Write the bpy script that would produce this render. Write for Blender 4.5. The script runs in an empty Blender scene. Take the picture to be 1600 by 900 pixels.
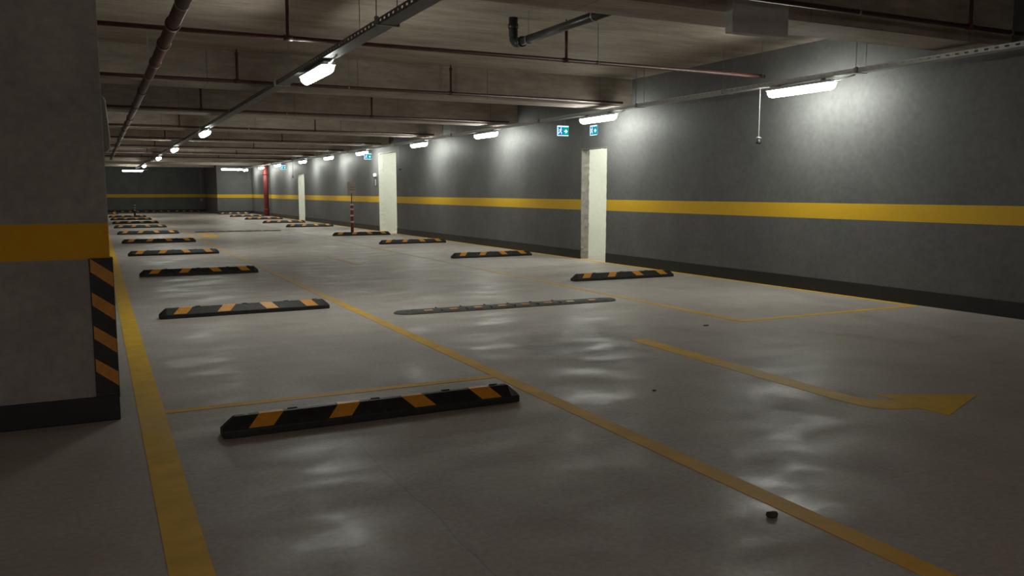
import bpy, bmesh, math, random
from mathutils import Vector, Matrix

random.seed(7)
C = bpy.context.scene.collection
SC = bpy.context.scene
PI = math.pi

# ------------------------------------------------------------------ camera, world, exposure
CAM_H = 1.5
FOCAL_PX = 1300.0
VPX, VPY = 150.0, 300.0          # where lines running down the hall meet in a 1600x900 frame
EXPOSURE = 2.2
LAMP_STRENGTH = 13.0
LAMP_COLOR = (0.96, 1.0, 0.91, 1)

cam_data = bpy.data.cameras.new('camera')
cam = bpy.data.objects.new('camera', cam_data)
C.objects.link(cam)
cam_data.sensor_width = 36.0
cam_data.lens = FOCAL_PX / 1600.0 * 36.0
cam_data.clip_end = 300
_d = Vector((VPX - 800, -(VPY - 450), -FOCAL_PX)).normalized()
_z = Vector((1, 0, 0)).cross(_d).normalized()
if _z.y < 0:
    _z = -_z
_x = _d.cross(_z)
cam.matrix_world = Matrix.Translation((0, 0, CAM_H)) @ Matrix((_x, _d, _z)).to_4x4()
SC.camera = cam

world = bpy.data.worlds.new('world')
SC.world = world
world.use_nodes = True
world.node_tree.nodes['Background'].inputs[0].default_value = (0.5, 0.45, 0.4, 1)
world.node_tree.nodes['Background'].inputs[1].default_value = 0.0
SC.view_settings.view_transform = 'Standard'
SC.view_settings.look = 'None'
SC.view_settings.exposure = EXPOSURE
SC.view_settings.gamma = 1.0
SC.view_settings.use_curve_mapping = False
SC.cycles.max_bounces = 8
SC.cycles.diffuse_bounces = 5
SC.cycles.glossy_bounces = 3
SC.cycles.sample_clamp_indirect = 4.0
SC.cycles.use_denoising = True

# ------------------------------------------------------------------ the place, in metres
WALL_X = 9.75                     # face of the long grey wall
LEFT_X = -7.0
BACK_Y = -14.0
FAR_Y = 68.0
STEP_Y, STEP_X = 60.5, 7.45       # nearer right-hand part of the far wall
SLAB_Z = 3.74
BEAM_Z = 3.2
WT = 0.2

# ------------------------------------------------------------------ node helpers
def mat_new(name):
    m = bpy.data.materials.new(name)
    m.use_nodes = True
    return m, m.node_tree.nodes, m.node_tree.links, m.node_tree.nodes['Principled BSDF']

def nn(nodes, kind, **kw):
    n = nodes.new(kind)
    for k, v in kw.items():
        setattr(n, k, v)
    return n

def ramp(nodes, links, src, stops):
    r = nn(nodes, 'ShaderNodeValToRGB')
    e = r.color_ramp.elements
    while len(e) < len(stops):
        e.new(0.5)
    for el, (p, c) in zip(e, stops):
        el.position = p
        el.color = c if len(c) == 4 else (*c, 1)
    links.new(src, r.inputs[0])
    return r.outputs[0]

def noise(nodes, links, vec, scale, detail=4, rough=0.55):
    n = nn(nodes, 'ShaderNodeTexNoise')
    n.inputs['Scale'].default_value = scale
    n.inputs['Detail'].default_value = detail
    n.inputs['Roughness'].default_value = rough
    if vec is not None:
        links.new(vec, n.inputs['Vector'])
    return n.outputs['Fac']

def mapping(nodes, links, vec, scale, loc=(0, 0, 0), rot=(0, 0, 0)):
    m = nn(nodes, 'ShaderNodeMapping')
    m.inputs['Scale'].default_value = scale
    m.inputs['Location'].default_value = loc
    m.inputs['Rotation'].default_value = rot
    links.new(vec, m.inputs['Vector'])
    return m.outputs[0]

def mixc(nodes, links, fac, a, b, mode='MIX'):
    m = nn(nodes, 'ShaderNodeMix', data_type='RGBA', blend_type=mode)
    for sock, v in ((m.inputs[0], fac), (m.inputs[6], a), (m.inputs[7], b)):
        if isinstance(v, (int, float)):
            sock.default_value = v
        elif isinstance(v, tuple):
            sock.default_value = v if len(v) == 4 else (*v, 1)
        else:
            links.new(v, sock)
    return m.outputs[2]

def math_(nodes, links, op, a, b=None, clamp=False):
    m = nn(nodes, 'ShaderNodeMath', operation=op, use_clamp=clamp)
    for i, v in enumerate((a, b)):
        if v is None:
            continue
        if isinstance(v, (int, float)):
            m.inputs[i].default_value = v
        else:
            links.new(v, m.inputs[i])
    return m.outputs[0]

def position(nodes):
    return nn(nodes, 'ShaderNodeNewGeometry').outputs['Position']

def bump(nodes, links, bsdf, height, strength, dist=0.01):
    b = nn(nodes, 'ShaderNodeBump')
    b.inputs['Strength'].default_value = strength
    b.inputs['Distance'].default_value = dist
    links.new(height, b.inputs['Height'])
    links.new(b.outputs[0], bsdf.inputs['Normal'])

def simple(name, col, rough=0.6, metal=0.0, var=0.15, scale=12.0, spec=0.5, coords='Object'):
    m, n, l, b = mat_new(name)
    vec = nn(n, 'ShaderNodeTexCoord').outputs[coords]
    f = noise(n, l, vec, scale)
    a = tuple(c * (1 - var) for c in col)
    d = tuple(min(1, c * (1 + var)) for c in col)
    l.new(ramp(n, l, f, [(0.3, a), (0.7, d)]), b.inputs['Base Color'])
    b.inputs['Roughness'].default_value = rough
    b.inputs['Metallic'].default_value = metal
    b.inputs['Specular IOR Level'].default_value = spec
    return m

def emissive(name, col, strength):
    m, n, l, b = mat_new(name)
    n.remove(b)
    e = nn(n, 'ShaderNodeEmission')
    e.inputs[0].default_value = col
    e.inputs[1].default_value = strength
    l.new(e.outputs[0], n['Material Output'].inputs[0])
    return m

def band(nodes, links, z, lo, hi):
    return math_(nodes, links, 'MULTIPLY', math_(nodes, links, 'GREATER_THAN', z, lo), math_(nodes, links, 'LESS_THAN', z, hi))

# ------------------------------------------------------------------ materials
def make_floor_mat():
    m, n, l, b = mat_new('polished_concrete')
    p = position(n)
    big = noise(n, l, p, 0.45, 5, 0.6)
    mid = noise(n, l, mapping(n, l, p, (1.0, 0.5, 1)), 1.7, 6, 0.65)
    fine = noise(n, l, p, 30.0, 4)
    col = ramp(n, l, big, [(0.30, (0.46, 0.405, 0.372)), (0.70, (0.58, 0.515, 0.475))])
    col = mixc(n, l, 0.5, col, ramp(n, l, mid, [(0.35, (0.41, 0.38, 0.36)), (0.7, (0.55, 0.505, 0.475))]))
    col = mixc(n, l, 0.35, col, ramp(n, l, fine, [(0.3, (0.25, 0.25, 0.25)), (0.75, (0.65, 0.65, 0.65))]), 'OVERLAY')
    # damp dark stain on the driving lane
    sx = nn(n, 'ShaderNodeSeparateXYZ'); l.new(p, sx.inputs[0])
    dx = math_(n, l, 'MULTIPLY', math_(n, l, 'SUBTRACT', sx.outputs[0], 4.25), 0.9)
    dy = math_(n, l, 'MULTIPLY', math_(n, l, 'SUBTRACT', sx.outputs[1], 6.9), 0.75)
    r2 = math_(n, l, 'ADD', math_(n, l, 'MULTIPLY', dx, dx), math_(n, l, 'MULTIPLY', dy, dy))
    st = math_(n, l, 'SUBTRACT', math_(n, l, 'MULTIPLY', noise(n, l, p, 2.2, 5, 0.6), 1.9), r2, )
    stain = ramp(n, l, st, [(0.45, (0, 0, 0)), (0.75, (1, 1, 1))])
    col = mixc(n, l, math_(n, l, 'MULTIPLY', stain, 0.42), col, (0.12, 0.105, 0.10))
    # hairline crack
    cx = math_(n, l, 'SUBTRACT', sx.outputs[0], math_(n, l, 'ADD', 1.22, math_(n, l, 'MULTIPLY', noise(n, l, p, 0.9, 2), 0.2)))
    crack = math_(n, l, 'MULTIPLY', math_(n, l, 'LESS_THAN', math_(n, l, 'ABSOLUTE', cx), 0.004), band(n, l, sx.outputs[1], 2.2, 4.9))
    col = mixc(n, l, math_(n, l, 'MULTIPLY', crack, 0.25), col, (0.1, 0.09, 0.085))
    l.new(col, b.inputs['Base Color'])
    rn = noise(n, l, mapping(n, l, p, (1.0, 1.5, 1)), 1.5, 3.0, 0.55)
    l.new(ramp(n, l, rn, [(0.32, (0.30,) * 3), (0.47, (0.46,) * 3), (0.66, (0.62,) * 3)]), b.inputs['Roughness'])
    b.inputs['Specular IOR Level'].default_value = 0.24
    bump(n, l, b, math_(n, l, 'ADD', math_(n, l, 'ADD', math_(n, l, 'MULTIPLY', noise(n, l, p, 3.0, 2, 0.5), 1.7), noise(n, l, p, 7.0, 5, 0.6)), math_(n, l, 'MULTIPLY', fine, 0.2)), 0.22, 0.01)
    return m

def make_wall_mat(name, base, stripe, lo, hi, rough=0.55, contrast=0.22, scale=1.2):
    m, n, l, b = mat_new(name)
    p = position(n)
    f = noise(n, l, p, scale, 7, 0.65)
    g = noise(n, l, p, 14, 5, 0.6)
    a = tuple(c * (1 - contrast) for c in base); d = tuple(c * (1 + contrast) for c in base)
    col = ramp(n, l, f, [(0.32, a), (0.68, d)])
    col = mixc(n, l, 0.4, col, ramp(n, l, g, [(0.3, (0.3,) * 3), (0.75, (0.62,) * 3)]), 'OVERLAY')
    if stripe:
        s = nn(n, 'ShaderNodeSeparateXYZ'); l.new(p, s.inputs[0])
        yel = mixc(n, l, 0.25, stripe, ramp(n, l, g, [(0.3, (0.35,) * 3), (0.75, (0.6,) * 3)]), 'OVERLAY')
        col = mixc(n, l, band(n, l, s.outputs[2], lo, hi), col, yel)
    l.new(col, b.inputs['Base Color'])
    b.inputs['Roughness'].default_value = rough
    b.inputs['Specular IOR Level'].default_value = 0.35
    bump(n, l, b, math_(n, l, 'ADD', f, math_(n, l, 'MULTIPLY', g, 0.4)), 0.25, 0.01)
    return m

def make_ceiling_mat(name, base, seams=True):
    m, n, l, b = mat_new(name)
    p = position(n)
    f = noise(n, l, mapping(n, l, p, (0.5, 1.6, 1.2)), 1.6, 7, 0.7)
    g = noise(n, l, mapping(n, l, p, (1.0, 9.0, 6.0)), 2.5, 5, 0.65)
    a = tuple(c * 0.72 for c in base); d = tuple(c * 1.28 for c in base)
    col = ramp(n, l, f, [(0.3, a), (0.7, d)])
    col = mixc(n, l, 0.5, col, ramp(n, l, g, [(0.3, (0.3,) * 3), (0.72, (0.66,) * 3)]), 'OVERLAY')
    if seams:
        s = nn(n, 'ShaderNodeSeparateXYZ'); l.new(p, s.inputs[0])
        fx = math_(n, l, 'FRACT', math_(n, l, 'MULTIPLY', math_(n, l, 'ADD', s.outputs[0], 20.3), 1 / 2.44))
        line = math_(n, l, 'LESS_THAN', fx, 0.006)
        col = mixc(n, l, math_(n, l, 'MULTIPLY', line, 0.6), col, tuple(c * 0.3 for c in base))
    l.new(col, b.inputs['Base Color'])
    b.inputs['Roughness'].default_value = 0.8
    b.inputs['Specular IOR Level'].default_value = 0.25
    bump(n, l, b, math_(n, l, 'ADD', f, g), 0.3, 0.01)
    return m

def make_paint_mat(name, col, wear, along=0.0):
    m, n, l, b = mat_new(name)
    p = position(n)
    f = noise(n, l, p, 3.5, 7, 0.7)
    w = noise(n, l, mapping(n, l, p, (1, 0.5, 1)), 0.5, 3, 0.6)
    c = ramp(n, l, f, [(0.3, tuple(x * 0.8 for x in col)), (0.7, tuple(x * 1.12 for x in col))])
    k = math_(n, l, 'ADD', math_(n, l, 'MULTIPLY', w, 0.75), math_(n, l, 'MULTIPLY', f, 0.35))
    if along:      # traffic has worn the paint more further down the hall
        sy = nn(n, 'ShaderNodeSeparateXYZ'); l.new(p, sy.inputs[0])
        far = math_(n, l, 'MULTIPLY', math_(n, l, 'SUBTRACT', sy.outputs[1], 9.0), along, True)
        k = math_(n, l, 'ADD', k, math_(n, l, 'MINIMUM', far, 0.2))
    mask = ramp(n, l, k, [(max(0.0, 0.62 - wear), (0, 0, 0)), (min(1.0, 0.85 - wear * 0.5), (1, 1, 1))])
    c = mixc(n, l, math_(n, l, 'MULTIPLY', mask, 0.85), c, (0.44, 0.40, 0.365))
    l.new(c, b.inputs['Base Color'])
    b.inputs['Roughness'].default_value = 0.55
    b.inputs['Specular IOR Level'].default_value = 0.25
    return m

M = {}
M['floor'] = make_floor_mat()
M['wall'] = make_wall_mat('dark_grey_wall_paint', (0.150, 0.150, 0.147), (0.80, 0.49, 0.025), 1.105, 1.335, contrast=0.14)
M['column'] = make_wall_mat('column_concrete', (0.37, 0.35, 0.33), (0.74, 0.40, 0.02), 1.07, 1.30, 0.75, 0.16, 2.2)
M['white'] = make_wall_mat('white_plaster', (0.74, 0.75, 0.68), None, 0, 0, 0.7, 0.04)
M['raw'] = make_wall_mat('raw_render', (0.30, 0.275, 0.25), None, 0, 0, 0.85, 0.2, 4.0)
M['slab'] = make_ceiling_mat('slab_concrete', (0.40, 0.34, 0.285), False)
M['beam'] = make_ceiling_mat('beam_concrete', (0.40, 0.345, 0.295), True)
M['block'] = simple('grey_block_paint', (0.55, 0.55, 0.54), 0.7, var=0.08)  # grey raised so the colour carries the haze over the block
M['skirt'] = simple('black_skirting_paint', (0.018, 0.018, 0.017), 0.5, var=0.25, scale=5, coords='Object')
M['paint'] = make_paint_mat('yellow_floor_paint', (0.88, 0.53, 0.03), 0.03)
M['paint_worn'] = make_paint_mat('worn_yellow_floor_paint', (0.84, 0.48, 0.04), 0.07, 0.022)
M['rubber'] = simple('black_rubber', (0.022, 0.021, 0.020), 0.55, var=0.4, scale=18)
M['rubber_grey'] = simple('dusty_grey_rubber', (0.12, 0.115, 0.11), 0.75, var=0.3, scale=10)
M['orange'] = simple('orange_reflective_film', (0.80, 0.34, 0.035), 0.4, var=0.1, scale=25)
M['orange_dull'] = simple('dull_orange_film', (0.62, 0.27, 0.035), 0.5, var=0.15, scale=25)
M['pale_yellow'] = simple('pale_reflective_film', (0.9, 0.75, 0.45), 0.4, var=0.05)
M['galv'] = simple('galvanised_steel', (0.30, 0.305, 0.30), 0.5, 0.3, var=0.12, scale=30)
M['galv_dark'] = simple('dark_steel_tray', (0.17, 0.172, 0.17), 0.6, 0.2, var=0.12, scale=30)  # darker tone of the tray steel
M['galv_tray'] = simple('bright_steel_tray', (0.55, 0.56, 0.55), 0.45, 0.4, var=0.12, scale=30)
M['red_pipe'] = simple('dark_red_pipe_paint', (0.085, 0.028, 0.023), 0.45, var=0.2, scale=8)
M['red_main'] = simple('brown_red_pipe_paint', (0.12, 0.06, 0.05), 0.35, var=0.25, scale=6)
M['red'] = simple('red_paint', (0.20, 0.03, 0.03), 0.45, var=0.12)
M['pvc'] = simple('black_plastic_pipe', (0.022, 0.024, 0.024), 0.38, var=0.3)
M['housing'] = simple('light_grey_lamp_housing', (0.62, 0.64, 0.63), 0.5, var=0.04)
M['lamp'] = emissive('lit_diffuser', LAMP_COLOR, LAMP_STRENGTH)
M['lamp_added'] = emissive('added_warm_diffuser', (1.0, 0.92, 0.85, 1), LAMP_STRENGTH * 1.15)  # warm glow of the unseen lamps added behind the viewpoint
M['sign_blue'] = emissive('lit_blue_sign_face', (0.008, 0.13, 0.42, 1), 0.28)
M['sign_green'] = emissive('lit_green_sign_face', (0.004, 0.28, 0.27, 1), 0.28)
M['sign_white'] = emissive('lit_white_symbol', (0.62, 0.95, 1.0, 1), 0.36)
M['sign_case'] = simple('pale_blue_sign_case', (0.10, 0.22, 0.42), 0.4, var=0.05)
M['pale'] = simple('pale_grey_plastic', (0.36, 0.35, 0.34), 0.5, var=0.06)
M['board'] = simple('beige_board', (0.42, 0.36, 0.32), 0.6, var=0.08)
M['ink'] = simple('dark_print', (0.05, 0.045, 0.045), 0.6, var=0.1)
M['white_band'] = simple('white_reflective_band', (0.72, 0.62, 0.60), 0.45, var=0.06)
M['debris'] = simple('dark_brown_scrap', (0.06, 0.045, 0.032), 0.8, var=0.5, scale=40)
M['black'] = simple('black_plastic', (0.02, 0.02, 0.02), 0.5, var=0.2)

# ------------------------------------------------------------------ mesh helpers
class MB:
    def __init__(self):
        self.v, self.f = [], []
    def add(self, vs, fs):
        o = len(self.v)
        self.v += [tuple(x) for x in vs]
        self.f += [tuple(i + o for i in f) for f in fs]
        return self
    def box(self, x0, x1, y0, y1, z0, z1):
        vs = [(x, y, z) for z in (z0, z1) for y in (y0, y1) for x in (x0, x1)]
        return self.add(vs, [(0, 2, 3, 1), (4, 5, 7, 6), (0, 1, 5, 4), (2, 6, 7, 3), (0, 4, 6, 2), (1, 3, 7, 5)])
    def prism(self, pts, lo, hi, axis='z'):
        n = len(pts)
        def P(a, b, c):
            return {'z': (a, b, c), 'x': (c, a, b), 'y': (a, c, b)}[axis]
        vs = [P(a, b, lo) for a, b in pts] + [P(a, b, hi) for a, b in pts]
        fs = [tuple(range(n))[::-1], tuple(range(n, 2 * n))]
        fs += [(i, (i + 1) % n, n + (i + 1) % n, n + i) for i in range(n)]
        return self.add(vs, fs)
    def tube(self, path, r, seg=12, caps=True):
        path = [Vector(p) for p in path]
        rs = r if isinstance(r, (list, tuple)) else [r] * len(path)
        rings = []
        ref = None
        for i, p in enumerate(path):
            t = ((path[i] - path[i - 1]) if i else Vector()) .normalized() + ((path[i + 1] - path[i]) if i < len(path) - 1 else Vector()).normalized()
            if t.length < 1e-6:
                t = path[min(i + 1, len(path) - 1)] - path[max(0, i - 1)]
            t.normalize()
            if ref is None or abs(ref.dot(t)) > 0.95:
                ref = Vector((0, 0, 1)) if abs(t.z) < 0.9 else Vector((1, 0, 0))
            u = t.cross(ref).normalized(); w = t.cross(u).normalized()
            rings.append([p + (u * math.cos(2 * PI * k / seg) + w * math.sin(2 * PI * k / seg)) * rs[i] for k in range(seg)])
        vs = [q for rg in rings for q in rg]
        fs = []
        for i in range(len(rings) - 1):
            for k in range(seg):
                a = i * seg + k; b = i * seg + (k + 1) % seg
                fs.append((a, b, b + seg, a + seg))
        if caps:
            fs.append(tuple(range(seg))[::-1])
            fs.append(tuple((len(rings) - 1) * seg + k for k in range(seg)))
        return self.add(vs, fs)
    def build(self, name, mat, parent=None, smooth=False, bevel=0.0, segs=2):
        me = bpy.data.meshes.new(name)
        me.from_pydata(self.v, [], self.f)
        bm = bmesh.new(); bm.from_mesh(me)
        bmesh.ops.recalc_face_normals(bm, faces=bm.faces)
        bm.to_mesh(me); bm.free()
        me.materials.append(mat)
        o = bpy.data.objects.new(name, me)
        C.objects.link(o)
        if parent:
            o.parent = parent
        if smooth:
            for p in me.polygons:
                p.use_smooth = len(p.vertices) == 4
        if bevel:
            b = o.modifiers.new('bevel', 'BEVEL')
            b.width = bevel; b.segments = segs; b.limit_method = 'ANGLE'; b.angle_limit = 0.6
        return o

def tag(o, label, cat, group=None, kind=None):
    o['label'] = label
    o['category'] = cat
    if group: o['group'] = group
    if kind: o['kind'] = kind
    return o

def thing(name, label, cat, loc=(0, 0, 0), rotz=0.0, group=None):
    o = bpy.data.objects.new(name, None)
    o.empty_display_size = 0.1
    C.objects.link(o)
    o.location = loc
    o.rotation_euler = (0, 0, rotz)
    return tag(o, label, cat, group)

def dup(root, loc, rotz, label, group=None, scale=None):
    r = root.copy(); C.objects.link(r)
    r.location = loc; r.rotation_euler = (0, 0, rotz); r['label'] = label
    if group: r['group'] = group
    if scale: r.scale = scale
    for ch in list(root.children):
        c = ch.copy(); C.objects.link(c); c.parent = r
        for g in list(ch.children):
            d = g.copy(); C.objects.link(d); d.parent = c
    return r

def struct(name, mb, mat, label, cat, **kw):
    return tag(mb.build(name, mat, **kw), label, cat, kind='structure')

# ------------------------------------------------------------------ large structure
struct('floor', MB().box(LEFT_X - 0.3, 13.5, BACK_Y - 0.3, FAR_Y + 0.6, -0.3, 0.0), M['floor'],
       'polished grey concrete garage floor with yellow markings', 'floor')
struct('ceiling', MB().box(LEFT_X - 0.3, 13.5, BACK_Y - 0.3, FAR_Y + 0.6, SLAB_Z, SLAB_Z + 0.3), M['slab'],
       'raw concrete slab between the ceiling beams', 'ceiling')

DOORS = [(15.09, 16.14, 2.45), (29.02, 31.12, 2.96), (43.95, 45.45, 2.44)]
w = MB()
y = BACK_Y
for a, b_, top in DOORS:
    w.box(WALL_X, WALL_X + WT, y, a, 0, SLAB_Z)
    w.box(WALL_X, WALL_X + WT, a, b_, top, SLAB_Z)
    y = b_
w.box(WALL_X, WALL_X + WT, y, FAR_Y + 0.3, 0, SLAB_Z)
struct('wall_right', w, M['wall'], 'long dark grey side wall with a yellow stripe', 'wall')
struct('wall_far', MB().box(LEFT_X, STEP_X, FAR_Y, FAR_Y + 0.3, 0, SLAB_Z), M['wall'],
       'dark grey wall closing the far left end of the garage', 'wall')
struct('wall_far_right', MB().box(STEP_X, WALL_X, STEP_Y, FAR_Y, 0, SLAB_Z), M['wall'],
       'dark grey wall section stepping forward beside the red pipe', 'wall')
struct('wall_left', MB().box(LEFT_X - 0.25, LEFT_X, BACK_Y, FAR_Y, 0, SLAB_Z), M['wall'],
       'dark grey wall beyond the column on the left', 'wall')
struct('wall_back', MB().box(LEFT_X, WALL_X, BACK_Y - 0.25, BACK_Y, 0, SLAB_Z), M['wall'],
       'dark grey wall behind the viewpoint', 'wall')

# rooms seen through the three openings
for i, (a, b_, top) in enumerate(DOORS):
    far = b_ + (0.5 if i == 0 else 0.0)
    near = a - 1.2
    x0, x1 = WALL_X + WT, WALL_X + WT + 2.2
    r = MB()
    r.box(x0, x1, far, far + 0.15, 0, SLAB_Z)
    r.box(x1, x1 + 0.15, near, far + 0.15, 0, SLAB_Z)
    r.box(x0, x1, near - 0.15, near, 0, SLAB_Z)
    ords = ('nearest', 'middle', 'farthest')[i]
    struct('wall_room', r, M['white'], 'white plastered room walls seen through the %s doorway' % ords, 'wall')
    # unfinished reveal around the opening
    j = MB()
    def rough_strip(fixed_axis, fixed, sgn, s0, s1, n=44):
        vs, fs = [], []
        for k in range(n + 1):
            s = s0 + (s1 - s0) * k / n
            low = 1.6 if (fixed_axis == 'y' and s < 0.35) else 1.0
            for q, x in enumerate((WALL_X - 0.002, WALL_X + 0.085, WALL_X + 0.17, WALL_X + WT + 0.002)):
                d = (0.004 + random.random() * 0.014) * low
                e = random.uniform(-0.012, 0.004) * low if q == 3 else 0
                vs.append((x + e, fixed + sgn * d, s) if fixed_axis == 'y' else (x + e, s, fixed + sgn * d))
            for x in (WALL_X + WT, WALL_X):
                vs.append((x, fixed - sgn * 0.002, s) if fixed_axis == 'y' else (x, s, fixed - sgn * 0.002))
        for k in range(n):
            for q in range(6):
                p0 = k * 6 + q; p1 = k * 6 + (q + 1) % 6
                fs.append((p0, p1, p1 + 6, p0 + 6))
        fs.append(tuple(range(6))); fs.append(tuple(n * 6 + q for q in range(6)))
        j.add(vs, fs)
    rough_strip('y', b_, -1, 0, top)
    rough_strip('y', a, 1, 0, top)
    rough_strip('z', top, -1, a, b_, 20)
    struct('door_%d' % (i + 1), j, M['raw'] if i == 0 else M['white'],
           'rough unframed edges of the %s doorway in the grey wall' % ords, 'doorway')

# skirtings
sk = MB()
y = BACK_Y
for a, b_, top in DOORS:
    sk.box(WALL_X - 0.014, WALL_X, y, a, 0, 0.195); y = b_
sk.box(WALL_X - 0.014, WALL_X, y, STEP_Y, 0, 0.195)
struct('baseboard_right', sk, M['skirt'], 'black skirting along the long grey wall', 'skirting')
fs = MB().box(LEFT_X, STEP_X, FAR_Y - 0.014, FAR_Y, 0, 0.195)
struct('baseboard_far', fs, M['skirt'], 'black skirting along the far left wall', 'skirting')
fs = MB().box(STEP_X - 0.014, WALL_X - 0.014, STEP_Y - 0.014, STEP_Y, 0, 0.195)
struct('baseboard_far_right', fs, M['skirt'], 'black skirting on the stepped far wall section', 'skirting')

# beams
BEAMS = [(6.4, 7.0), (14.2, 14.85), (19.3, 19.95), (24.5, 25.2), (29.8, 30.45), (35.0, 35.65), (40.3, 40.95), (45.6, 46.25), (50.9, 51.55), (56.2, 56.85), (61.6, 62.25)]
NTH = ['nearest', 'second', 'third', 'fourth', 'fifth', 'sixth', 'seventh', 'eighth', 'ninth', 'tenth', 'eleventh', 'twelfth']
for i, (a, b_) in enumerate(BEAMS):
    x1 = WALL_X if a < STEP_Y else STEP_X
    struct('ceiling_beam', MB().box(LEFT_X, x1, a, b_, BEAM_Z, SLAB_Z), M['beam'],
           ('concrete ceiling beam nearest the camera, above the black drain pipe' if i == 0 else
            '%s concrete ceiling beam counting from the camera' % NTH[i]), 'beam')
struct('ceiling_block', MB().box(5.45, 6.15, 6.3, 6.41, 3.0, SLAB_Z), M['block'],
       'grey painted block hanging down from the nearest ceiling beam', 'concrete block', bevel=0.01)

# column on the left, with a black base and striped corner guard
COL_R, COL_Y = 0.06, 6.0
struct('column', MB().box(-0.95, COL_R, COL_Y, COL_Y + 0.95, 0, SLAB_Z), M['column'],
       'wide bare concrete column on the left with a yellow band', 'column', bevel=0.008)
struct('baseboard_column', MB().box(-0.972, COL_R + 0.012, COL_Y - 0.022, COL_Y + 0.972, 0, 0.165), M['skirt'],
       'black painted base around the left concrete column', 'skirting', bevel=0.006)
g = thing('corner_guard', 'black rubber corner guard with orange diagonal stripes on the column', 'corner guard', (COL_R, COL_Y, 0.12))
gt = 0.016
pts = [(-0.125, -gt), (gt * 0.5, -gt), (gt, -gt * 0.5), (gt, 0.11), (0.0005, 0.11), (0.0005, -0.0005), (-0.125, -0.0005)]
MB().prism(pts, 0.03, 0.955).build('guard_profile', M['rubber'], g, bevel=0.002)
for k in range(4):
    z = 0.215 + k * 0.218
    zz = [(-0.118, z), (0.012, z - 0.105), (0.012, z - 0.012), (-0.118, z + 0.085)]
    MB().prism(zz, -gt - 0.0025, -gt + 0.001, 'y').build('reflective_stripe', M['orange_dull'], g)

# ------------------------------------------------------------------ floor markings
def flat(name, pts, mat, label, h=0.0025):
    return tag(MB().prism(pts, 0.0002, h).build(name, mat), label, 'floor marking')
def rect(x0, x1, y0, y1): return [(x0, y0), (x1, y0), (x1, y1), (x0, y1)]
flat('painted_line', rect(0.18, 0.345, 0.8, 58), M['paint'], 'wide yellow line along the left edge of the left bays')
flat('painted_line', rect(2.83, 2.955, 0.8, 58), M['paint_worn'], 'long yellow line between left bays and driving lane')
flat('painted_line', rect(0.346, 2.829, 6.0, 6.09), M['paint_worn'], 'faint yellow cross line behind the nearest parking stop')
flat('painted_line', rect(6.63, 6.73, 7.38, 56), M['paint_worn'], 'thin yellow line between driving lane and right bays')
flat('painted_line', rect(6.731, 9.6, 7.38, 7.47), M['paint'], 'yellow cross line closing the right bay nearest the camera')
flat('painted_line', rect(9.601, 9.70, 7.38, 53.3), M['paint'], 'yellow line at the foot of the long grey wall')
arrow = [(4.80, 6.97), (4.98, 6.93), (4.945, 5.15), (4.925, 4.35), (4.94, 4.22), (4.99, 4.12), (5.10, 4.06), (5.13, 4.05), (5.10, 4.24),
         (5.80, 3.89), (5.09, 3.60), (5.06, 3.83), (4.95, 3.85), (4.84, 3.90), (4.77, 4.0), (4.745, 4.18), (4.755, 5.33)]
ab = MB()
ab.prism(arrow, 0.0002, 0.0028)
flat('painted_arrow', arrow, M['paint'], 'yellow right-turn arrow painted on the driving lane')
flat('painted_arrow', [(3.35, 28.6), (3.95, 29.8), (3.75, 29.8), (3.75, 32.2), (3.2, 32.2), (3.2, 29.9), (3.0, 29.9)], M['paint_worn'], 'worn yellow arrow before the far speed bump')
flat('painted_line', rect(4.72, 4.86, 16.8, 19.3), M['paint_worn'], 'worn yellow dash in the middle of the driving lane')

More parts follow.
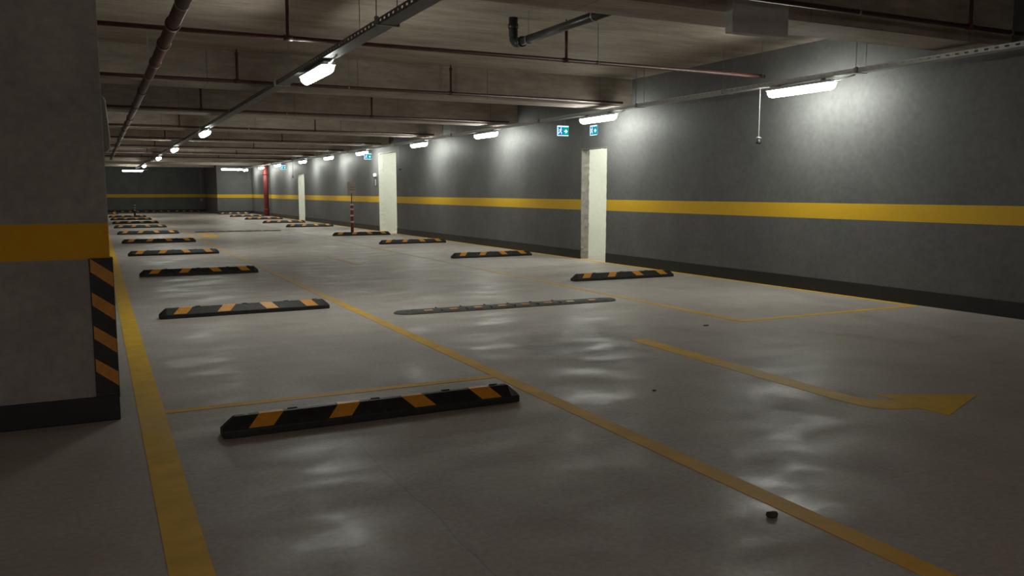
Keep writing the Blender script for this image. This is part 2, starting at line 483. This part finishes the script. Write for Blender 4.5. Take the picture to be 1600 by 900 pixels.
# ------------------------------------------------------------------ parking stops
STOP_L, STOP_W, STOP_H = 2.04, 0.165, 0.122
PROFILE = [(0.0, 0.0), (0.0, 0.046), (0.062, STOP_H), (0.11, STOP_H), (STOP_W, 0.046), (STOP_W, 0.0)]   # (depth, height)
def make_stop():
    t = thing('parking_stop', '', 'parking stop')
    b = MB()
    rows = []
    E = 0.075
    for k, (x, s) in enumerate(((0.0, 0), (E, 1), (0.5, 1), (1.0, 1), (STOP_L - 0.5, 1), (STOP_L - E, 1), (STOP_L, 0))):
        for d, h in PROFILE:
            if s == 0:
                hh = min(h, 0.058); dd = STOP_W / 2 + (d - STOP_W / 2) * 0.82
            else:
                hh, dd = h, d
            rows.append((x, dd, hh))
    n = len(PROFILE)
    f = []
    for k in range(6):
        for q in range(n):
            a0 = k * n + q; a1 = k * n + (q + 1) % n
            f.append((a0, a1, a1 + n, a0 + n))
    f += [tuple(range(n)), tuple(6 * n + q for q in range(n))]
    b.add(rows, f)
    b.build('rubber_body', M['rubber'], t, bevel=0.006)
    # orange films wrapping over the sloping faces
    for cx, sk_ in ((0.27, 1), (0.77, 1), (1.27, -1), (1.77, -1)):
        p = MB()
        path = [(0.006, 0.0535), (0.0615, STOP_H + 0.0005), (0.1105, STOP_H + 0.0005), (0.159, 0.0535)]
        off = [(-0.0017, 0.0015), (-0.001, 0.0022), (0.001, 0.0022), (0.0017, 0.0015)]
        sh = [-0.045 * sk_, 0.03 * sk_, 0.03 * sk_, -0.045 * sk_]
        hw = 0.075
        vs, fs = [], []
        for (d, h), (od, oh), s in zip(path, off, sh):
            vs += [(cx + s - hw, d, h - 0.001), (cx + s + hw, d, h - 0.001), (cx + s + hw, d + od, h + oh), (cx + s - hw, d + od, h + oh)]
        for k in range(3):
            for q in range(4):
                a0 = k * 4 + q; a1 = k * 4 + (q + 1) % 4
                fs.append((a0, a1, a1 + 4, a0 + 4))
        fs += [(0, 1, 2, 3), (12, 13, 14, 15)]
        p.add(vs, fs)
        p.build('reflective_patch', M['orange'], t)
    # moulded lugs along the rear top edge
    for cx in (0.44, 0.99, 1.5, 1.87):
        MB().box(cx - 0.03, cx + 0.03, 0.096, 0.116, STOP_H - 0.01, STOP_H + 0.006).build('moulded_lug', M['rubber'], t, bevel=0.003)
    # fixing holes
    for cx in (0.15, STOP_L - 0.15):
        MB().tube([(cx, 0.084, STOP_H - 0.004), (cx, 0.084, STOP_H + 0.0012)], 0.014, 10).build('bolt_head', M['galv'], t)
    return t

stop = make_stop()
LEFT = [(0.62, 5.19, 0.012), (0.60, 10.55, 0.03), (0.615, 16.05, -0.01), (0.595, 21.38, 0.02), (0.595, 26.75, 0.01), (0.59, 32.43, 0.0),
        (0.59, 38.3, 0.02), (0.60, 43.6, 0.0), (0.60, 49.2, 0.0), (0.60, 54.6, 0.0), (-0.75, 62.0, 0.0)]
RIGHT = [(7.14, 12.0, -0.02), (7.18, 17.45, 0.01), (7.25, 23.1, 0.0), (7.19, 28.2, 0.0), (7.22, 36.2, 0.0), (7.15, 41.4, 0.0),
         (7.2, 47.2, 0.0), (7.15, 52.6, 0.0), (7.3, 59.0, 0.0)]
GL, GR = 'parking stops along the left bays', 'parking stops along the right bays'
for i, (x, y, r) in enumerate(LEFT):
    lab = ['large black parking stop with four orange patches, nearest the camera',
           'second black and orange parking stop of the left row, behind the nearest one'][i] if i < 2 else \
          '%s black and orange parking stop from the camera in the left row' % NTH[i]
    if i == 9: lab = 'parking stop with a dark bollard behind it in the left row'
    if i == 10: lab = 'last parking stop of the left row, half hidden by the column'
    if i == 0:
        stop.location = (x, y, 0); stop.rotation_euler = (0, 0, r); stop['label'] = lab; stop['group'] = GL
    else:
        dup(stop, (x, y, 0), r, lab, GL)
for i, (x, y, r) in enumerate(RIGHT):
    lab = ['black and orange parking stop nearest the camera in the right row, by the wall',
           'second parking stop of the right row, before the nearest doorway',
           'third parking stop of the right row, before the tall middle doorway',
           'parking stop with the red and white sign post behind it'][i] if i < 4 else \
          '%s parking stop of the right row, counting from the camera' % NTH[i]
    dup(stop, (x, y, 0), r, lab, GR)
for i, x in enumerate((0.9, 3.0, 5.1)):
    dup(stop, (x, 67.2, 0), 0.0, ['left', 'middle', 'right'][i] + ' one of three parking stops at the foot of the far wall', 'parking stops along the far wall')

# ------------------------------------------------------------------ speed bumps
def make_bump():
    t = thing('speed_bump', '', 'speed bump')
    L, W, H = 3.2, 0.34, 0.034
    b = MB()
    xs = [0, 0.015, 0.05, 0.11, 0.19] + [0.19 + 0.47 * k for k in range(1, 7)] + [L - 0.11, L - 0.05, L - 0.015, L]
    xs = sorted(set(x for x in xs if x <= L))
    prof = [(-1, 0.0), (-0.93, 0.32), (-0.6, 0.8), (-0.25, 1), (0.25, 1), (0.6, 0.8), (0.93, 0.32), (1, 0.0)]
    n = len(prof); vs = []; fs = []
    for x in xs:
        e = min(x, L - x) / 0.19
        s = math.sqrt(max(0.02, 1 - (1 - min(1, e)) ** 2))
        for d, h in prof:
            vs.append((x, W / 2 + d * W / 2 * s, max(0.004 if h else 0.0, h * H * min(1, 0.25 + s))))
    for k in range(len(xs) - 1):
        for q in range(n):
            a0 = k * n + q; a1 = k * n + (q + 1) % n
            fs.append((a0, a1, a1 + n, a0 + n))
    fs += [tuple(range(n)), tuple((len(xs) - 1) * n + q for q in range(n))]
    b.add(vs, fs)
    b.build('rubber_body', M['rubber_grey'], t, smooth=True)
    for k in range(8):
        cx = 0.42 + k * 0.338
        MB().box(cx - 0.055, cx + 0.055, 0.055, 0.135, 0.012, 0.0335).build('reflective_patch', M['pale_yellow'] if k == 6 else M['orange'], t, bevel=0.002)
    for k in range(1, 7):
        cx = 0.25 + k * 0.338
        MB().box(cx - 0.003, cx + 0.003, 0.03, 0.31, 0.012, 0.0352).build('seam', M['rubber'], t)
    for cx in (0.24, L - 0.24):
        MB().tube([(cx, 0.17, 0.02), (cx, 0.17, 0.0375)], 0.018, 10).build('bolt_head', M['rubber'], t)
    return t
bmp = make_bump()
bmp.location = (3.23, 9.62, 0); bmp.rotation_euler = (0, 0, -0.02)
bmp['label'] = 'flat grey rubber speed bump with orange patches across the driving lane, nearest'
bmp['group'] = 'speed bumps'
dup(bmp, (3.22, 33.0, 0), 0.0, 'far speed bump, a thin dark strip across the driving lane', 'speed bumps')

# ------------------------------------------------------------------ cable trays
def make_tray(name_label, x, y0, y1, z, wid, hangers, mat):
    t = thing('cable_tray', name_label, 'cable tray', (x, 0, z))
    h = 0.06
    MB().box(-wid / 2, wid / 2, y0, y1, 0, 0.002).build('tray_bottom', mat, t)
    for s in (-1, 1):
        r = MB()
        xx = s * wid / 2
        a, b_ = min(xx, xx - s * 0.002), max(xx, xx - s * 0.002)
        r.box(a, b_, y0, y1, 0.0, 0.02)
        r.box(a, b_, y0, y1, 0.042, h)
        yy = y0
        while yy < min(y1, 40):
            r.box(a, b_, yy, yy + 0.07, 0.02, 0.042); yy += 0.12
        r.box(min(a, a + s * 0), max(b_, b_), min(yy, y1), y1, 0.02, 0.042) if yy < y1 else None
        r.build('side_rail', mat, t)
    c = MB()
    for k, (dx, rr) in enumerate(((-0.03, 0.009), (0.0, 0.012), (0.028, 0.008))):
        c.tube([(dx + 0.006 * math.sin(yk * 1.3 + k * 2), yk, 0.003 + rr) for yk in [y0 + (y1 - y0) * q / 60 for q in range(61)]], rr, 6)
    c.build('cables', M['black'], t)
    for yk in hangers:
        b = MB()
        top = BEAM_Z if any(a <= yk <= bb for a, bb in BEAMS) else SLAB_Z
        b.tube([(-wid / 2 - 0.02, yk, 0.07), (-wid / 2 - 0.02, yk, top - z)], 0.005, 6)
        b.tube([(wid / 2 + 0.02, yk, 0.07), (wid / 2 + 0.02, yk, top - z)], 0.005, 6)
        b.box(-wid / 2 - 0.035, -wid / 2 - 0.005, yk - 0.02, yk + 0.02, -0.004, 0.07)
        b.box(wid / 2 + 0.005, wid / 2 + 0.035, yk - 0.02, yk + 0.02, -0.004, 0.07)
        b.box(-wid / 2 - 0.035, wid / 2 + 0.035, yk - 0.02, yk + 0.02, -0.008, -0.0005)
        b.build('hanger', M['galv'], t)
    return t
TRAY_L = (2.47, 3.02); TRAY_R = (9.1, 3.06)
make_tray('perforated cable tray above the middle row of lamps', TRAY_L[0], -10, 60, TRAY_L[1], 0.16, [7.55, 12.4, 17, 22, 27, 32.5, 37, 43, 48, 54], M['galv_dark'])
make_tray('perforated cable tray running beside the long grey wall', TRAY_R[0], 0, 60, TRAY_R[1], 0.14, [4.4, 8.0, 10.6, 13.0, 16.8, 22, 27, 32.8, 38, 43.2, 49, 54], M['galv_tray'])

# ------------------------------------------------------------------ strip lamps
def make_lamp():
    t = thing('strip_lamp', '', 'lamp')
    L = 1.24
    h = MB()
    h.prism([(-0.08, -0.070), (0.08, -0.070), (0.084, -0.055), (0.055, -0.028), (-0.055, -0.028), (-0.084, -0.055)], -L / 2, L / 2, 'y')
    h.build('housing', M['housing'], t, bevel=0.004)
    d = MB()
    arc = [(0.078 * math.cos(a), -0.070 - 0.098 * math.sin(a)) for a in [PI * k / 10 for k in range(11)]]
    n = len(arc); vs = []; fs = []
    secs = [(-L / 2 + 0.005, 0.55), (-L / 2 + 0.03, 0.88), (-L / 2 + 0.07, 1), (L / 2 - 0.07, 1), (L / 2 - 0.03, 0.88), (L / 2 - 0.005, 0.55)]
    for yk, s in secs:
        for x, z in arc:
            vs.append((x * s, yk, -0.070 + (z + 0.070) * s))
    for k in range(len(secs) - 1):
        for q in range(n):
            a0 = k * n + q; a1 = k * n + (q + 1) % n
            fs.append((a0, a1, a1 + n, a0 + n))
    fs += [tuple(range(n)), tuple((len(secs) - 1) * n + q for q in range(n))]
    d.add(vs, fs)
    d.build('diffuser', M['lamp'], t, smooth=True)
    for s in (-1, 1):
        MB().box(-0.03, 0.03, s * 0.42 - 0.02, s * 0.42 + 0.02, -0.03, -0.0005).build('mounting_clip', M['galv'], t)
    MB().tube([(0, -L / 2 + 0.01, -0.05), (0, -L / 2 - 0.08, -0.05), (0, -L / 2 - 0.2, -0.03), (0.0, -L / 2 - 0.34, -0.012)], 0.011, 8).build('cable', M['housing'], t, smooth=True)
    return t
lamp = make_lamp()
RL = [9.05, 14.45, 19.85, 24.85, 31.1, 36.2, 41.3, 47.6, 52.7]
GLR, GLL = 'strip lamps along the grey wall', 'strip lamps along the middle tray'
for i, y in enumerate(RL):
    lab = 'bright strip lamp by the wall nearest the camera, right of the hanging sensor' if i == 0 else \
          ('strip lamp above the nearest doorway and its exit signs' if i == 1 else '%s strip lamp of the row along the grey wall, from the camera' % NTH[i])
    if i == 0:
        lamp.location = (TRAY_R[0], y, TRAY_R[1]); lamp['label'] = lab; lamp['group'] = GLR
    else:
        dup(lamp, (TRAY_R[0], y, TRAY_R[1]), 0, lab, GLR)
for i, y in enumerate([10.3, 21.95, 30.8, 38.9, 50.8]):
    lab = 'large glaring strip lamp of the middle row, nearest the camera' if i == 0 else '%s strip lamp of the middle row, from the camera' % NTH[i]
    dup(lamp, (TRAY_L[0], y, TRAY_L[1]), 0, lab, GLL)
def bracket_lamp(x, y, lab):
    l = dup(lamp, (x, y, 3.0), PI / 2, lab, 'strip lamps set crosswise at the far end')
    for s in (-1, 1):
        MB().tube([(0, s * 0.42, -0.03), (0, s * 0.42, (SLAB_Z if not any(a <= y <= b for a, b in BEAMS) else BEAM_Z) - 3.0)], 0.006, 6).build('hanging_rod', M['galv'], l)
bracket_lamp(2.25, 61.0, 'crosswise strip lamp at the far left end, above the stops')
bracket_lamp(7.6, 54.3, 'crosswise strip lamp before the stepped far wall section')
dup(lamp, (TRAY_R[0], 58.6, TRAY_R[1]), 0, 'last strip lamp of the wall row, right by the far wall', GLR)
# strip lamps added behind the viewpoint, out of view, to light the column front
make_tray('cable tray over the lane left of the column, behind the viewpoint', -3.4, -12, 3, 3.02, 0.2, [-9.5, -5.2, 1.0], M['galv_dark'])
for x, y, z, lab in ((-3.4, -2.6, 3.02, 'added unseen warm strip lamp over the lane left of the column, behind the viewpoint'),
                     (-3.4, -7.6, 3.02, 'second added unseen warm strip lamp over the lane left of the column'),
                     (TRAY_L[0], -4.2, TRAY_L[1], 'added unseen warm strip lamp on the middle tray just behind the viewpoint'),
                     (TRAY_L[0], -8.6, TRAY_L[1], 'second added unseen warm strip lamp on the middle tray behind the viewpoint')):
    l = dup(lamp, (x, y, z), 0, lab, 'added warm strip lamps behind the viewpoint')
    for c in l.children:
        if c.name.startswith('diffuser'):
            c.data = c.data.copy(); c.data.materials[0] = M['lamp_added']

# lamps inside the three side rooms, above the openings
for i, (a, b_, top) in enumerate(DOORS):
    l = dup(lamp, (11.2, a + 0.2, 3.3), PI / 2, 'strip lamp inside the room behind the %s doorway' % ('nearest', 'middle', 'farthest')[i], 'strip lamps in the side rooms')
    for s in (-1, 1):
        MB().tube([(0, s * 0.42, -0.03), (0, s * 0.42, SLAB_Z - 3.3)], 0.006, 6).build('hanging_rod', M['galv'], l)

# ------------------------------------------------------------------ sprinkler pipes
def sprinkler_row(lab, y, z, x0, x1, risers, rods, r=0.026):
    t = thing('sprinkler_pipe', lab, 'pipe', (0, y, z), group='red sprinkler pipes across the ceiling')
    MB().tube([(x0, 0, 0), (x1, 0, 0)], r, 12).build('pipe', M['red_pipe'], t, smooth=True)
    for x in risers:
        q = MB().tube([(x, 0, r * 0.5), (x, 0, SLAB_Z - z - 0.09)], r * 0.8, 10)
        ri = q.build('riser', M['red_pipe'], t, smooth=True)
        MB().tube([(x, 0, SLAB_Z - z - 0.1), (x, 0, SLAB_Z - z - 0.05), (x, 0, SLAB_Z - z - 0.045), (x, 0, SLAB_Z - z)], [r * 1.1, r * 1.1, 0.012, 0.010], 10).build('sprinkler_head', M['red_pipe'], ri)
        MB().tube([(x - 0.05, 0, 0), (x + 0.05, 0, 0)], r * 1.25, 12).build('tee_fitting', M['red_pipe'], t, smooth=True)
    for x in rods:
        hg = MB().tube([(x, 0, -r), (x, 0, SLAB_Z - z)], 0.005, 6)
        hg.tube([(x - 0.012, 0, 0), (x + 0.012, 0, 0)], r * 1.2, 10)
        hg.build('pipe_hanger', M['galv'], t)
    return t
sprinkler_row('dark red pipe running in front of the nearest ceiling beam', 6.12, 3.28, LEFT_X + 0.5, 9.6, [8.6], [6.9, 9.3])
sprinkler_row('dark red pipe crossing behind the black drain pipe', 9.73, 3.22, LEFT_X + 0.5, 9.05, [-1.7, 2.02, 5.63], [2.85, 6.12, 9.0])
for i, (a, b_) in enumerate(BEAMS[1:8]):
    sprinkler_row('dark red pipe along the face of the %s ceiling beam' % NTH[i + 1], a - 0.18, 3.245, LEFT_X + 0.5, 9.4,
                  [-1.7 - 0.35, 2.1, 5.75 + 0.1 * (i % 2)], [0.0, 3.9, 7.5])
# thick main along the hall
t = thing('sprinkler_main', 'thick brown-red main pipe running down the hall beside the column', 'pipe', (0.75, 0, 3.12))
MB().tube([(0, -6, 0), (0, 46, 0)], 0.06, 16).build('pipe', M['red_main'], t, smooth=True)
for k, y in enumerate((5.4, 8.9, 10.1, 11.6, 14.9, 17.5, 20.3, 22.0, 24.0, 26.4, 29, 32, 36, 41)):
    MB().tube([(0, y - 0.05, 0), (0, y - 0.048, 0), (0, y + 0.048, 0), (0, y + 0.05, 0)], [0.06, 0.074, 0.074, 0.06], 16).build('coupling', M['red_main'], t, smooth=True)
for y in (7.9, 13.0, 18.4, 23.3, 28.4, 34):
    b = MB().tube([(0, y - 0.015, 0), (0, y + 0.015, 0)], 0.066, 14)
    b.tube([(0, y, 0.06), (0, y, SLAB_Z - 3.12)], 0.006, 6)
    b.build('pipe_hanger', M['galv'], t)

# ------------------------------------------------------------------ black drain pipe with elbow
t = thing('drain_pipe', 'black plastic drain pipe with an elbow turning up into the ceiling', 'pipe', (4.95, 0, 3.40))
MB().tube([(0.0, 7.01, 0.0), (0.0, 9.75, 0.0)], 0.052, 18).build('pipe', M['pvc'], t, smooth=True)
el = [(0, 9.68, 0)] + [(0, 9.80 + 0.13 * math.sin(a), 0.13 - 0.13 * math.cos(a)) for a in [PI / 2 * k / 8 for k in range(9)]] + [(0, 9.93, SLAB_Z - 3.40)]
MB().tube(el, 0.058, 18).build('elbow', M['pvc'], t, smooth=True)
MB().tube([(0, 9.66, 0), (0, 9.72, 0)], 0.066, 18).build('socket_collar', M['pvc'], t, smooth=True)
MB().tube([(0, 9.93, 0.2), (0, 9.93, 0.26)], 0.068, 18).build('socket_collar', M['pvc'], t, smooth=True)
for y in (9.5, 7.95):
    b = MB().tube([(0, y - 0.012, 0), (0, y + 0.012, 0)], 0.056, 16)
    b.tube([(0, y, 0.05), (0, y, SLAB_Z - 3.40)], 0.005, 6)
    b.build('pipe_clamp', M['galv'], t)

# ------------------------------------------------------------------ hanging gas sensors beside the wall tray
def make_sensor():
    t = thing('hanging_sensor', '', 'sensor')
    MB().tube([(0, 0, 0.0), (0, 0, -0.74)], 0.008, 8).build('hanging_rod', M['galv'], t)
    b = MB().tube([(0, 0, -0.72), (0, 0, -0.735), (0, 0, -0.75), (0, 0, -0.755)], [0.018, 0.042, 0.042, 0.03], 12)
    b.tube([(0, 0, -0.755), (0, 0, -0.80)], 0.026, 12)
    b.build('sensor_body', M['galv'], t, smooth=True)
    MB().tube([(0, 0, -0.80), (0, 0, -0.815), (0, 0, -0.828)], [0.044, 0.044, 0.025], 12).build('sensor_cap', M['black'], t, smooth=True)
    return t
sen = make_sensor()
SG = 'sensors hanging along the wall tray'
for i, (y, lab) in enumerate(((9.86, 'rod sensor hanging left of the nearest wall lamp'), (26.7, 'small rod sensor hanging right of the tall middle doorway'),
                              (43.6, 'small rod sensor hanging left of the farthest doorway'), (57.6, 'tiny rod sensor hanging before the far wall'))):
    if i == 0:
        sen.location = (TRAY_R[0], y, TRAY_R[1] - 0.001); sen['label'] = lab; sen['group'] = SG
    else:
        dup(sen, (TRAY_R[0], y, TRAY_R[1] - 0.001), 0, lab, SG)

# ------------------------------------------------------------------ exit signs
def make_exit(rod):
    t = thing('exit_sign', '', 'exit sign')
    W, H = 0.29, 0.225
    MB().box(-W / 2, W / 2, 0.0, 0.03, -H, 0).build('sign_case', M['sign_case'], t, bevel=0.004)
    b = MB()
    for (x0, x1, z0, z1) in ((-W / 2 + .004, W / 2 - .004, -.032, -.006), (-W / 2 + .004, W / 2 - .004, -H + .004, -H + .02), (-W / 2 + .004, -W / 2 + .016, -H + .02, -.032)):
        b.box(x0, x1, -0.002, 0.0005, z0, z1)
    b.build('white_border', M['sign_white'], t)
    MB().box(-W / 2 + .016, 0.005, -0.002, 0.0005, -H + .02, -.032).build('blue_panel', M['sign_blue'], t)
    MB().box(0.005, W / 2 - .004, -0.002, 0.0005, -H + .02, -.032).build('green_panel', M['sign_green'], t)
    # running figure before a door
    f = MB()
    def bar(x0, z0, x1, z1, w_):
        v = Vector((x1 - x0, z1 - z0)).normalized(); nx, nz = -v.y * w_, v.x * w_
        f.prism([(x0 + nx, z0 + nz), (x1 + nx, z1 + nz), (x1 - nx, z1 - nz), (x0 - nx, z0 - nz)], -0.0045, -0.001, 'y')
    f.prism([(-0.045 + .014 * math.cos(k * PI / 5), -0.058 + .014 * math.sin(k * PI / 5)) for k in range(10)], -0.0045, -0.001, 'y')
    bar(-0.052, -0.078, -0.066, -0.125, 0.013)
    bar(-0.055, -0.08, -0.022, -0.1, 0.006)
    bar(-0.06, -0.082, -0.094, -0.098, 0.006)
    bar(-0.066, -0.122, -0.03, -0.15, 0.007)
    bar(-0.03, -0.15, -0.036, -0.185, 0.007)
    bar(-0.068, -0.122, -0.085, -0.155, 0.007)
    bar(-0.085, -0.155, -0.112, -0.165, 0.006)
    f.box(-0.122, -0.114, -0.0045, -0.001, -0.19, -0.05)
    f.build('running_figure', M['sign_white'], t)
    a = MB()
    a.prism([(0.03, -0.133), (0.03, -0.113), (0.075, -0.113), (0.055, -0.085), (0.08, -0.085), (0.12, -0.123), (0.08, -0.161), (0.055, -0.161), (0.075, -0.133)], -0.0045, -0.001, 'y')
    a.build('arrow', M['sign_white'], t)
    if rod:
        for s in (-1, 1):
            MB().tube([(s * 0.05, 0.015, -0.002), (s * 0.05, 0.015, rod)], 0.004, 6).build('hanging_rod', M['galv'], t)
    return t
ex = make_exit(0.135)
EG = 'exit signs hung along the wall tray'
ex.location = (TRAY_R[0], 15.85, TRAY_R[1] - 0.135); ex['label'] = 'blue-green exit sign with arrow, hung left of the nearest doorway lamp'; ex['group'] = EG
dup(ex, (TRAY_R[0], 30.35, TRAY_R[1] - 0.135), 0, 'exit sign hung beside the fifth wall lamp, left of the middle doorway', EG)
dup(ex, (TRAY_R[0], 46.0, TRAY_R[1] - 0.135), 0, 'farthest exit sign, left of the last doorway', EG)
ex2 = make_exit(0)
ex2.location = (WALL_X - 0.031, 15.6, 2.94); ex2.rotation_euler = (0, 0, -PI / 2)
ex2['label'] = 'exit sign fixed flat to the wall above the nearest doorway'
for ch in ex2.children:
    pass

# small lit box and framed notice left of the middle doorway
t = thing('emergency_light', 'small white lit box on the wall left of the middle doorway', 'emergency light', (WALL_X - 0.0005, 31.5, 2.16))
MB().box(-0.05, 0, -0.14, 0.14, -0.06, 0.06).build('case', M['housing'], t, bevel=0.006)
MB().box(-0.062, -0.05, -0.12, 0.12, -0.045, 0.045).build('lens', emissive('lit_small_lens', (0.95, 0.97, 1, 1), 1.5), t)
t = thing('framed_notice', 'dark framed notice under the lit box by the middle doorway', 'notice', (WALL_X - 0.0005, 31.5, 1.87))
f = MB()
for y0, y1, z0, z1 in ((-0.15, 0.15, 0.13, 0.15), (-0.15, 0.15, -0.15, -0.13), (-0.15, -0.13, -0.13, 0.13), (0.13, 0.15, -0.13, 0.13)):
    f.box(-0.02, 0, y0, y1, z0, z1)
f.build('frame', M['black'], t)
MB().box(-0.008, 0, -0.13, 0.13, -0.13, 0.13).build('sheet', M['pale'], t)

# ------------------------------------------------------------------ sign post and bollard
t = thing('sign_post', 'red and white striped post carrying a beige notice board', 'sign post', (8.0, 28.72, 0))
MB().tube([(0, 0, 0), (0, 0, 0.03), (0, 0, 0.04)], [0.10, 0.10, 0.06], 16).build('base', M['rubber'], t)
MB().tube([(0, 0, 0.03), (0, 0, 1.09), (0, 0, 1.11)], [0.055, 0.055, 0.03], 16).build('post', M['red'], t, smooth=True)
for z in (0.46, 0.68, 0.90, 1.06):
    MB().tube([(0, 0, z - 0.028), (0, 0, z + 0.028)], 0.058, 16).build('reflective_band', M['white_band'], t, smooth=True)
MB().tube([(0, 0, 1.1), (0, 0, 1.45)], 0.018, 10).build('stem', M['red'], t)
bd = MB().box(-0.145, 0.145, -0.012, 0.012, 1.38, 1.84).build('notice_board', M['board'], t, bevel=0.004)
pr = MB()
for z, a, b_ in ((1.66, -0.06, 0.10), (1.575, -0.07, 0.12)):
    pr.box(a, b_, -0.0145, -0.011, z - 0.007, z + 0.007)
pr.build('printed_lines', M['ink'], bd)
t = thing('bollard', 'short dark bollard with pale bands in the far left row', 'bollard', (2.02, 55.0, 0))
MB().tube([(0, 0, 0), (0, 0, 0.03), (0, 0, 0.04)], [0.11, 0.11, 0.06], 14).build('base', M['rubber'], t)
MB().tube([(0, 0, 0.03), (0, 0, 0.76), (0, 0, 0.79)], [0.055, 0.055, 0.03], 14).build('post', M['rubber'], t, smooth=True)
for z in (0.42, 0.56, 0.70):
    MB().tube([(0, 0, z - 0.03), (0, 0, z + 0.03)], 0.058, 14).build('reflective_band', M['pale'], t, smooth=True)

# ------------------------------------------------------------------ red riser pipe, conduit, column fitting, scraps
t = thing('riser_pipe', 'thick red vertical pipe at the end of the long grey wall', 'pipe', (9.5, 53.6, 0))
MB().tube([(0, 0, 0.02), (0, 0, SLAB_Z)], 0.15, 20).build('pipe', M['red'], t, smooth=True)
MB().tube([(0, 0, 0), (0, 0, 0.03)], 0.24, 20).build('floor_flange', M['red'], t)
for z in (0.42, 2.62):
    MB().tube([(0, 0, z - 0.04), (0, 0, z + 0.04)], 0.195, 20).build('coupling', M['red'], t, smooth=True)
t = thing('wall_conduit', 'thin pale conduit with a small box on the far wall', 'conduit', (7.2, FAR_Y - 0.001, 1.0))
MB().tube([(0, -0.02, 0.0), (0, -0.02, 2.2)], 0.02, 8).build('conduit', M['pale'], t)
MB().box(-0.09, 0.09, -0.09, 0, -0.2, 0.0).build('junction_box', M['pale'], t, bevel=0.01)
t = thing('column_fitting', 'pale grey rounded plastic cover on the far side edge of the column', 'cover', (COL_R, 6.72, 1.78))
vs = [(0.0, 0.0), (0.025, 0.0), (0.045, 0.025), (0.05, 0.08), (0.032, 0.36), (0.02, 0.39), (0.0, 0.39)]
MB().prism([(a, b_) for a, b_ in vs], -0.1, 0.1, 'y').build('cover', M['pale'], t, bevel=0.012)

def scrap(lab, x, y, sx, sy, sz, rot, seed):
    rnd = random.Random(seed)
    bm = bmesh.new()
    bmesh.ops.create_icosphere(bm, subdivisions=2, radius=0.5)
    for v in bm.verts:
        v.co *= 1 + rnd.uniform(-0.22, 0.22)
        v.co = Vector((v.co.x * sx, v.co.y * sy, max(v.co.z, -0.38) * sz))
    zmin = min(v.co.z for v in bm.verts)
    for v in bm.verts: v.co.z -= zmin
    me = bpy.data.meshes.new('debris_scrap'); bm.to_mesh(me); bm.free()
    me.materials.append(M['debris'])
    o = bpy.data.objects.new('debris_scrap', me); C.objects.link(o)
    o.location = (x, y, 0.0003); o.rotation_euler = (0, 0, rot)
    tag(o, lab, 'debris', 'scraps lying on the floor')
scrap('dark brown crumpled scrap on the floor beside the long yellow line', 2.735, 2.79, 0.062, 0.05, 0.03, 0.2, 3)
scrap('small flat dark scrap on the lane, between the arrow and the bay corner', 6.09, 7.34, 0.09, 0.05, 0.012, 0.3, 5)
scrap('tiny dark scrap left of the arrow shaft', 3.72, 5.06, 0.03, 0.025, 0.01, 0.0, 8)
